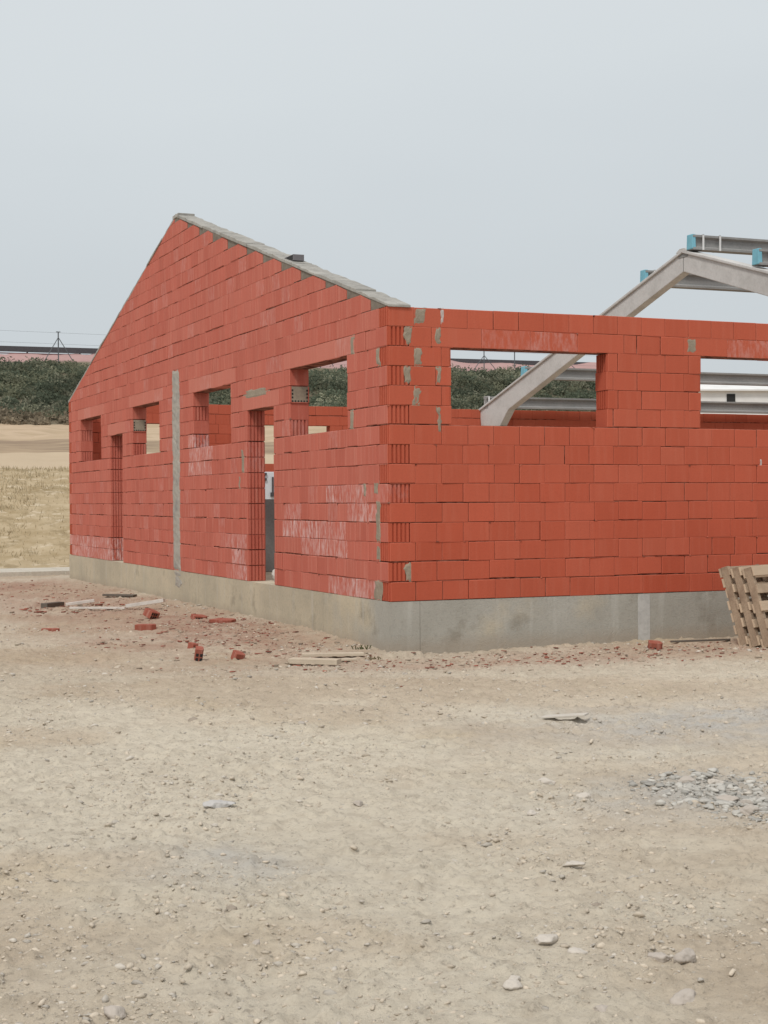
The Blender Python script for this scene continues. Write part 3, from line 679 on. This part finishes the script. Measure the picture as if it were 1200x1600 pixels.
# broken hollow brick pieces
def brick_piece(x, y, w_, d_, h_, rz, lab, tilt=0, holes=True, col=None):
    zz = float(ground_h(np.array([x]), np.array([y]))[0]); E_ = empty('brick_fragment', (x, y, zz-.01)); E_.rotation_euler = (tilt, tilt*.5, rz)
    tag(E_, lab, 'brick fragment')
    mb = MB(); n_ = 9; V0 = []
    rr = random.Random(int(abs(x*1000)))
    a = [(-w_/2, -d_/2), (w_/2*.6, -d_/2), (w_/2, -d_/4), (w_/2*.85, d_/2*.7), (w_/4, d_/2), (-w_/2*.9, d_/2*.85)]
    a = [(p[0]+rr.uniform(-.008, .008), p[1]) for p in a]
    mb.prism(a, 2, 0, h_); o = mb.build('clay_body', mBrickD, E_, loc=(0, 0, 0), bevel=.003)
    if holes:
        kx = max(2, int(w_*.8/.045)); kz = max(1, int(h_/.05))
        for i in range(kx):
            for k in range(kz):
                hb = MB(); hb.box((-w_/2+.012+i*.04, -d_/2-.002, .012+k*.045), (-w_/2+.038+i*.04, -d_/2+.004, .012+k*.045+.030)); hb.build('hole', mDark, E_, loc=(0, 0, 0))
brick_piece(-1.6, 3.67, .24, .16, .075, -.3, 'red brick slab piece with dark front left of the debris', 0, False)
brick_piece(-1.1, 5.44, .20, .15, .10, .6, 'jagged dark red brick piece behind the red slab piece', .4)
brick_piece(-1.94, .22, .09, .12, .13, -.2, 'upright red brick piece with a column of slots, nearest the camera', .25)
brick_piece(-1.7, 1.29, .09, .1, .07, .5, 'small slotted brick piece just behind the upright one', .2)
brick_piece(-1.54, .24, .12, .12, .09, .3, 'slotted brick piece left of the timber boards', .35)
brick_piece(2.59, -.86, .15, .14, .09, -.4, 'red slotted brick piece in front of the long wall near the pallets', .15)
brick_piece(-.48, 4.17, .30, .22, .04, -.9, 'flat grooved brick piece beside the base below the far doorway', .05, False)
brick_piece(-2.63, 4.19, .22, .14, .045, -.3, 'thin red brick slab lying alone in the left foreground dirt', 0, False)
brick_piece(-.6, 4.9, .2, .14, .06, .2, 'dark broken brick behind the flat grooved piece', .2)

def plank(x0, y0, x1, y1, wd, th, lab, mat, name='timber_board', cat='board', z=.0, dz=0):
    a = Vector((x0, y0, 0)); b = Vector((x1, y1, 0)); Ln = (b-a).length; ang = math.atan2(b.y-a.y, b.x-a.x)
    zz = float(ground_h(np.array([(x0+x1)/2]), np.array([(y0+y1)/2]))[0])+z
    mb = MB(); n_ = 6
    for i in range(n_+1): pass
    mb.box((0, 0, 0), (Ln, wd, th)); o = mb.build(name, mat, None, bevel=min(.004, th*.2)); o.location = (x0, y0, zz); o.rotation_euler = (0, -math.atan2(dz, Ln), ang)
    return tag(o, lab, cat)
plank(-1.28, -.55, -.90, -.86, .14, .05, 'thick short timber board lying in front of the building corner', mTimber, z=.015)
plank(-.93, .02, -.34, -.16, .12, .03, 'pale board behind the thick timber board by the corner', mTimber, z=.025)
plank(-1.02, -.45, -.55, -.50, .1, .02, 'thin pale board half under the other two by the corner', mTimber, z=.004)
plank(-.97, -5.0, -.75, -5.22, .12, .012, 'thin flat tile scrap lying in the middle of the bare ground', flat('tile_grey', (.55, .51, .45), .9), name='tile_scrap', cat='scrap', z=.01, dz=.03)
mScrap = flat('plastic_scrap', (.66, .62, .57), .6, .3, .25)
mDk = flat('dark_scrap', (.13, .11, .09), .9)
plank(-1.95, 8.1, -1.65, 8.35, .12, .07, 'dark slab lying among the far left debris', mDk, name='slab_scrap', cat='scrap')
plank(-1.75, 7.5, -1.05, 7.1, .06, .03, 'long crumpled white strip among the far left debris', mScrap, name='plastic_strip', cat='scrap', z=.02)
plank(-1.7, 8.0, -1.3, 7.9, .09, .04, 'short white strip beside the dark slab', mScrap, name='plastic_strip', cat='scrap', z=.03, dz=.05)
plank(-1.0, 7.25, -.55, 6.85, .07, .05, 'raised whitish strip right of the far debris close to the base', mScrap, name='plastic_strip', cat='scrap', z=.02, dz=.09)
plank(-.75, 9.9, -.35, 9.5, .12, .03, 'dark board scrap against the soil near the base', mDk, name='board_scrap', cat='scrap', z=.02)
#plank(-2.2, 7.6, -2.0, 7.5, .08, .03, 'leftmost white scrap of the far debris', mScrap, name='plastic_strip', cat='scrap', z=.02)
plank(3.0, -.55, 3.7, -.62, .03, .02, 'thin dark stick lying between the brick piece and the pallets', mDk, name='stick', cat='stick', z=.02)

# ------------------------------------------------------------------ pallets
def pallet(base, lab, seed):
    rr = random.Random(seed); E_ = empty('pallet', base)
    ux, uy = rt.xy.normalized(), Vector((math.sin(YAW), math.cos(YAW)))
    u = Vector((ux.x*.72+uy.x*.69, ux.y*.72+uy.y*.69, 0)).normalized(); v = Vector((u.y, -u.x, 0))
    th = math.atan(.30); upv = Vector((0, 0, 1))*math.cos(th)-v*math.sin(th); nv = v*math.cos(th)+Vector((0, 0, 1))*math.sin(th)
    Mt = Matrix((u, nv, upv)).transposed().to_4x4()
    E_.matrix_world = Matrix.Translation(Vector(base)) @ Mt
    tag(E_, lab, 'pallet', 'wooden pallets leaning beside the long wall')
    def part(nm, a, b):
        mb = MB(); c = rr.uniform(0, .25) if nm == 'stringer' else rr.uniform(.35, 1.); mb.box(a, b, (c, 0, 0, 1)); o = mb.build(nm, mWood, E_, loc=(0, 0, 0), bevel=.003); o.rotation_euler = (rr.gauss(0, .004), rr.gauss(0, .004), 0)
    Wd, Hh = 1.2, .84
    for x in (0, .56, 1.12): part('stringer', (x, .020, 0), (x+.045, .104, Hh))
    for i in range(5):
        z = i*(Hh-.10)/4; part('deck_board', (-.012+rr.uniform(-.01, .01), .1045, z), (Wd-.02, .125, z+.095+rr.uniform(-.01, .01)))
    for z in ((0, .37, Hh-.10) if seed != 40 else (0, .13, .26, .39, .52, .63, Hh-.10)): part('deck_board', (-.008+rr.uniform(-.01, .01), -.001, z), (Wd-.02, .0195, z+.095))
    return v
v0 = Vector((3.48, -1.08, -.01))
ux = rt.xy.normalized(); uyv = Vector((math.sin(YAW), math.cos(YAW))); uu = Vector((ux.x*.72+uyv.x*.69, ux.y*.72+uyv.y*.69, 0)).normalized(); vv = Vector((uu.y, -uu.x, 0))
for i, lb in enumerate(('rearmost leaning pallet, its worn dark edge nearest the brick wall', 'middle leaning pallet between the other two', 'front leaning pallet with its pale slats facing out at the right edge')):
    b_ = v0+vv*(.145*i); pallet((b_.x+random.uniform(-.01, .01), b_.y, -.01), lb, 40+i)

# rubble sack in the doorway
rock(.20, 3.95, .10, 'pale lumpy stone standing in the near doorway', 301, (.50, .47, .43), fl=.9).location = (.22, 3.98, .56)

# ------------------------------------------------------------------ weeds by the corner
def weed(x, y, n_, h_, lab, seed, col=(.10, .11, .05)):
    rr = np.random.default_rng(seed); V_ = []; F_ = []
    z0 = float(ground_h(np.array([x]), np.array([y]))[0])
    for i in range(n_):
        a = rr.uniform(0, 6.28); s_ = rr.uniform(.2, 1)*h_; bx_, by_ = x+rr.normal(0, .05), y+rr.normal(0, .05)
        dx, dy = math.cos(a)*s_*.5, math.sin(a)*s_*.5; wv = .006; k = len(V_)
        V_ += [(bx_-wv, by_, z0), (bx_+wv, by_, z0), (bx_+dx+wv, by_+dy, z0+s_), (bx_+dx-wv, by_+dy, z0+s_)]; F_.append((k, k+1, k+2, k+3))
    c = np.array(col+(1,)); C_ = np.repeat(c[None], len(V_), 0); C_[:, :3] *= rr.uniform(.6, 1.4, len(V_))[:, None]
    return tag(npmesh('weed', V_, F_, mLeaf, C_), lab, 'weed')
weed(-.13, .40, 16, .045, 'small dark weed at the foot of the concrete base by the corner', 5)
weed(-.26, -.25, 24, .035, 'tiny dry weed in front of the corner of the base', 6, (.2, .17, .1))

# ------------------------------------------------------------------ dry grass on the cut bank
n_ = 34000; y = RNG.uniform(21.8, 35.2, n_); x = RNG.uniform(-6, 14, n_); dn = fbm(x*.9, y*.9, 61, 3); k = RNG.uniform(0, 1, n_) < np.clip((dn-.4)*4, .1, 1); x, y = x[k], y[k]-.1*x[k]; n_ = len(x)
z = ground_h(x, y, False); a = RNG.uniform(0, 6.28, n_); s_ = RNG.uniform(.03, .13, n_); wv = .012
dx = np.cos(a)*s_*.6; dy = np.sin(a)*s_*.6
V = np.stack([np.stack([x-wv, y, z-.03], -1), np.stack([x+wv, y, z-.03], -1), np.stack([x+dx, y+dy, z+s_], -1)], 1).reshape(-1, 3)
F = np.arange(n_*3).reshape(-1, 3)
cc = np.where(RNG.uniform(0, 1, n_)[:, None] < .5, np.array([.56, .48, .33]), np.array([.44, .35, .22]))*RNG.uniform(.7, 1.25, n_)[:, None]
cc = np.repeat(np.concatenate([cc, np.ones((n_, 1))], 1), 3, 0)
tag(npmesh('dry_grass', V, F, mLeaf, cc), 'straw coloured dry grass on the cut bank behind the building', 'grass', kind='stuff')

# ------------------------------------------------------------------ scrub on the embankment
def clumps(cx, cy, cz, rad, nl, leaf, base, seedc, hk=.8):
    m_ = len(cx); n_ = m_*nl
    d = RNG.normal(0, 1, (n_, 3)); d /= np.linalg.norm(d, axis=1)[:, None]; d[:, 2] = np.abs(d[:, 2])
    r_ = RNG.uniform(.55, 1.0, n_)[:, None]
    R3 = np.repeat(rad, nl)[:, None]; ctr = np.stack([np.repeat(cx, nl), np.repeat(cy, nl), np.repeat(cz, nl)], -1)
    lump = 1+.3*np.sin(d[:, :1]*7+np.repeat(cx, nl)[:, None]*5)*np.sin(d[:, 1:2]*6+np.repeat(cy, nl)[:, None]*3)
    P_ = ctr+d*r_*R3*lump*np.array([1, 1, hk])
    a = RNG.normal(0, 1, (n_, 3)); a /= np.linalg.norm(a, axis=1)[:, None]; b = np.cross(a, RNG.normal(0, 1, (n_, 3))); b /= np.linalg.norm(b, axis=1)[:, None]
    ls = (leaf*RNG.uniform(.6, 1.4, n_))[:, None]
    V_ = np.stack([P_-a*ls, P_-b*ls*.5, P_+a*ls, P_+b*ls*.5], 1).reshape(-1, 3)
    F_ = np.arange(n_*4).reshape(-1, 4)
    cb_ = np.repeat(base, nl, 0)*RNG.uniform(.92, 1.1, n_)[:, None]
    C_ = np.repeat(np.concatenate([cb_, np.ones((n_, 1))], 1), 4, 0)
    return V_, F_, C_
m_ = 2300; qx = RNG.uniform(84.5, 102.6, m_); cx = RNG.uniform(2, 76, m_); cy = qx-.1*cx
keep = ~((qx > 101.2) & (fbm(cx*.2, cy*.2, 71, 2) < .5)); cx, cy, qx = cx[keep], cy[keep], qx[keep]
cz = ground_h(cx, cy, False)
rad = RNG.uniform(.5, 1.15, len(cx))*np.where(qx > 99, .5+fbm(cx*.3, cy*.3, 91, 2), 1); t_ = fbm(cx*.25, cy*.5, 72, 3)[:, None]; rnd = RNG.uniform(0, 1, len(cx))[:, None]
base = np.where(rnd < .2, np.array([.25, .25, .18]), np.where(rnd < .5, np.array([.18, .185, .125]), np.array([.12, .14, .098])))*(.6+1.2*t_)  # greens greyed slightly, colour standing in for haze over the distance
V, F, C = clumps(cx, cy, cz, rad, 170, .105, base, 0)
tag(npmesh('scrub', V, F, mLeaf, C), 'dense dark green scrub covering the railway embankment', 'scrub', kind='stuff')
m_ = 700; qx = RNG.uniform(82, 85.5, m_); cx = RNG.uniform(2, 76, m_); cy = qx-.1*cx; cz = ground_h(cx, cy, False); rad = RNG.uniform(.35, .75, m_)
base = np.array([.30, .25, .18])*RNG.uniform(.75, 1.2, m_)[:, None]
V, F, C = clumps(cx, cy, cz, rad, 70, .12, base, 0)
tag(npmesh('dry_scrub', V, F, mLeaf, C), 'brownish dry brush along the foot of the embankment', 'scrub', kind='stuff')

# barrier along the crest
gr = empty('guard_rail', (5, 108.6, 13)); tag(gr, 'long dark metal barrier running along the crest of the embankment', 'barrier')
def crest(x): return 108.9-.1*x
xs = np.linspace(-25, 67, 24)
def long_bar(x0, x1, hw, zt, zb):
    mb = MB(); zz = lambda x: -.0062*(x-13)
    mb.add([(x, crest(x)+sg*hw, z+zz(x)) for x in (x0, x1) for sg, z in ((-1, zb), (1, zb), (1, zt), (-1, zt))], [(0,1,2,3),(4,5,6,7),(0,1,5,4),(1,2,6,5),(2,3,7,6),(3,0,4,7)]); return mb
mb = long_bar(-25, 67, .1, 13.64, 13.22)
mb.build('rail', mSteel, gr)
mb = long_bar(-25, 67, .06, 13.13, 13.05)
mb.build('lower_rail', flat('rusty_steel', (.16, .08, .08), .8), gr)
for i in range(0, 24):
    mb = MB(); mb.box((xs[i]-.06, crest(xs[i])-.05, 12.4), (xs[i]+.06, crest(xs[i])+.05, 13.3)); mb.build('post', mSteel, gr)
# fence with stayed posts
fe = empty('wire_fence', (16.5, 102.9, 12)); tag(fe, 'wire fence of thin dark posts with slanting stays in front of the crest', 'fence')
fy = lambda x: 102.9-.07*(x-16.5)
def fpost(x, h_, stays):
    y = fy(x); z0 = float(ground_h(np.array([x]), np.array([y]), False)[0])-.2; zt = 14.34-.0155*(x-16.5)
    mb = MB(); mb.tube((x, y, z0), (x, y, zt), .045); o = mb.build('post', mPost, fe)
    if stays:
        mb = MB(); mb.box((x-.16, y-.03, zt-.02), (x+.16, y+.03, zt+.04)); mb.build('crossbar', mPost, o)
        for dx_ in (-1.05, 1.05):
            mb = MB(); mb.tube((x, y-.02, zt-.4), (x+dx_, y-.2, z0+.3), .03); mb.build('stay', mPost, o)
    return zt
fpost(16.54, 1, True); fpost(50.98, 1, True); fpost(53.7, 1, False); fpost(58.2, 1, True); fpost(37, 1, True); fpost(27, 1, False); fpost(5, 1, False)
for dz in (.06, .9, 1.6):
    mb = MB(); mb.tube((0, fy(0)-.05, 14.34-dz+.0155*16.5), (66, fy(66)-.05, 14.34-dz-.0155*49.5), .008, 4); mb.build('wire', mPost, fe)

# white farm building and dark bush beyond
fb = empty('white_outbuilding', (48, 57, 4.5)); tag(fb, 'low white rendered farm building with one small dark window beyond the rear wall', 'building')
ang = -.18; MM = Matrix.Translation((42.6, 57.6, 0)) @ Matrix.Rotation(-R(16), 4, 'Z')
mb = MB(); mb.box((.2, 0, 3.0), (14, 5, 7.55), None, MM); mb.build('wall', mWhite, fb)
mb = MB(); 
vsx = [MM @ Vector(p) for p in ((-.1, -.25, 7.5), (14.3, -.25, 7.5), (14.3, 2.5, 8.3), (-.1, 2.5, 8.3), (-.1, 5.2, 7.5), (14.3, 5.2, 7.5), (-.1, -.25, 7.42), (14.3, -.25, 7.42), (-.1, 5.2, 7.42), (14.3, 5.2, 7.42))]
mb.add(vsx, [(0,1,2,3),(3,2,5,4),(0,6,7,1),(4,5,9,8),(0,3,4,8,6),(1,7,9,5,2),(6,8,9,7)]); mb.build('roof', mWhite, fb)
mb = MB(); mb.box((1.75, -.05, 6.83), (2.22, .05, 7.26), None, MM); wn = mb.build('window', mDark, fb)
mb = MB(); mb.box((1.68, -.06, 6.77), (2.29, .02, 6.828), None, MM); mb.build('sill', mRender, wn)
def bush(cx, cy, r_, lab, n_=26, z0=None, zr=1.2):
    a = RNG.uniform(0, 6.28, n_); rr = RNG.uniform(0, 1, n_)**.5*r_; x = cx+np.cos(a)*rr; y = cy+np.sin(a)*rr
    zb = z0 if z0 is not None else float(ground_h(np.array([cx]), np.array([cy]), False)[0]); z = zb+RNG.uniform(.2, 1, n_)*zr*(1-rr/r_*.6)
    base = np.array([.055, .07, .045])*RNG.uniform(.6, 1.3, n_)[:, None]
    V_, F_, C_ = clumps(x, y, z, np.full(n_, r_*.36), 120, .07, base, 0)
    E_ = empty('shrub', (cx, cy, zb)); tag(E_, lab, 'shrub')
    o = npmesh('foliage', V_-np.array([cx, cy, zb]), F_, mLeaf, C_, parent=E_)
    mb = MB(); mb.tube((0, 0, -.2), (0, 0, zr*.7), .06, 7, .03); mb.build('trunk', flat('bark', (.12, .09, .06), .9), E_, loc=(0, 0, 0))
bush(33.6, 45.6, 1.1, 'dark shrub in front of the white farm building', 30, None, 2.3)
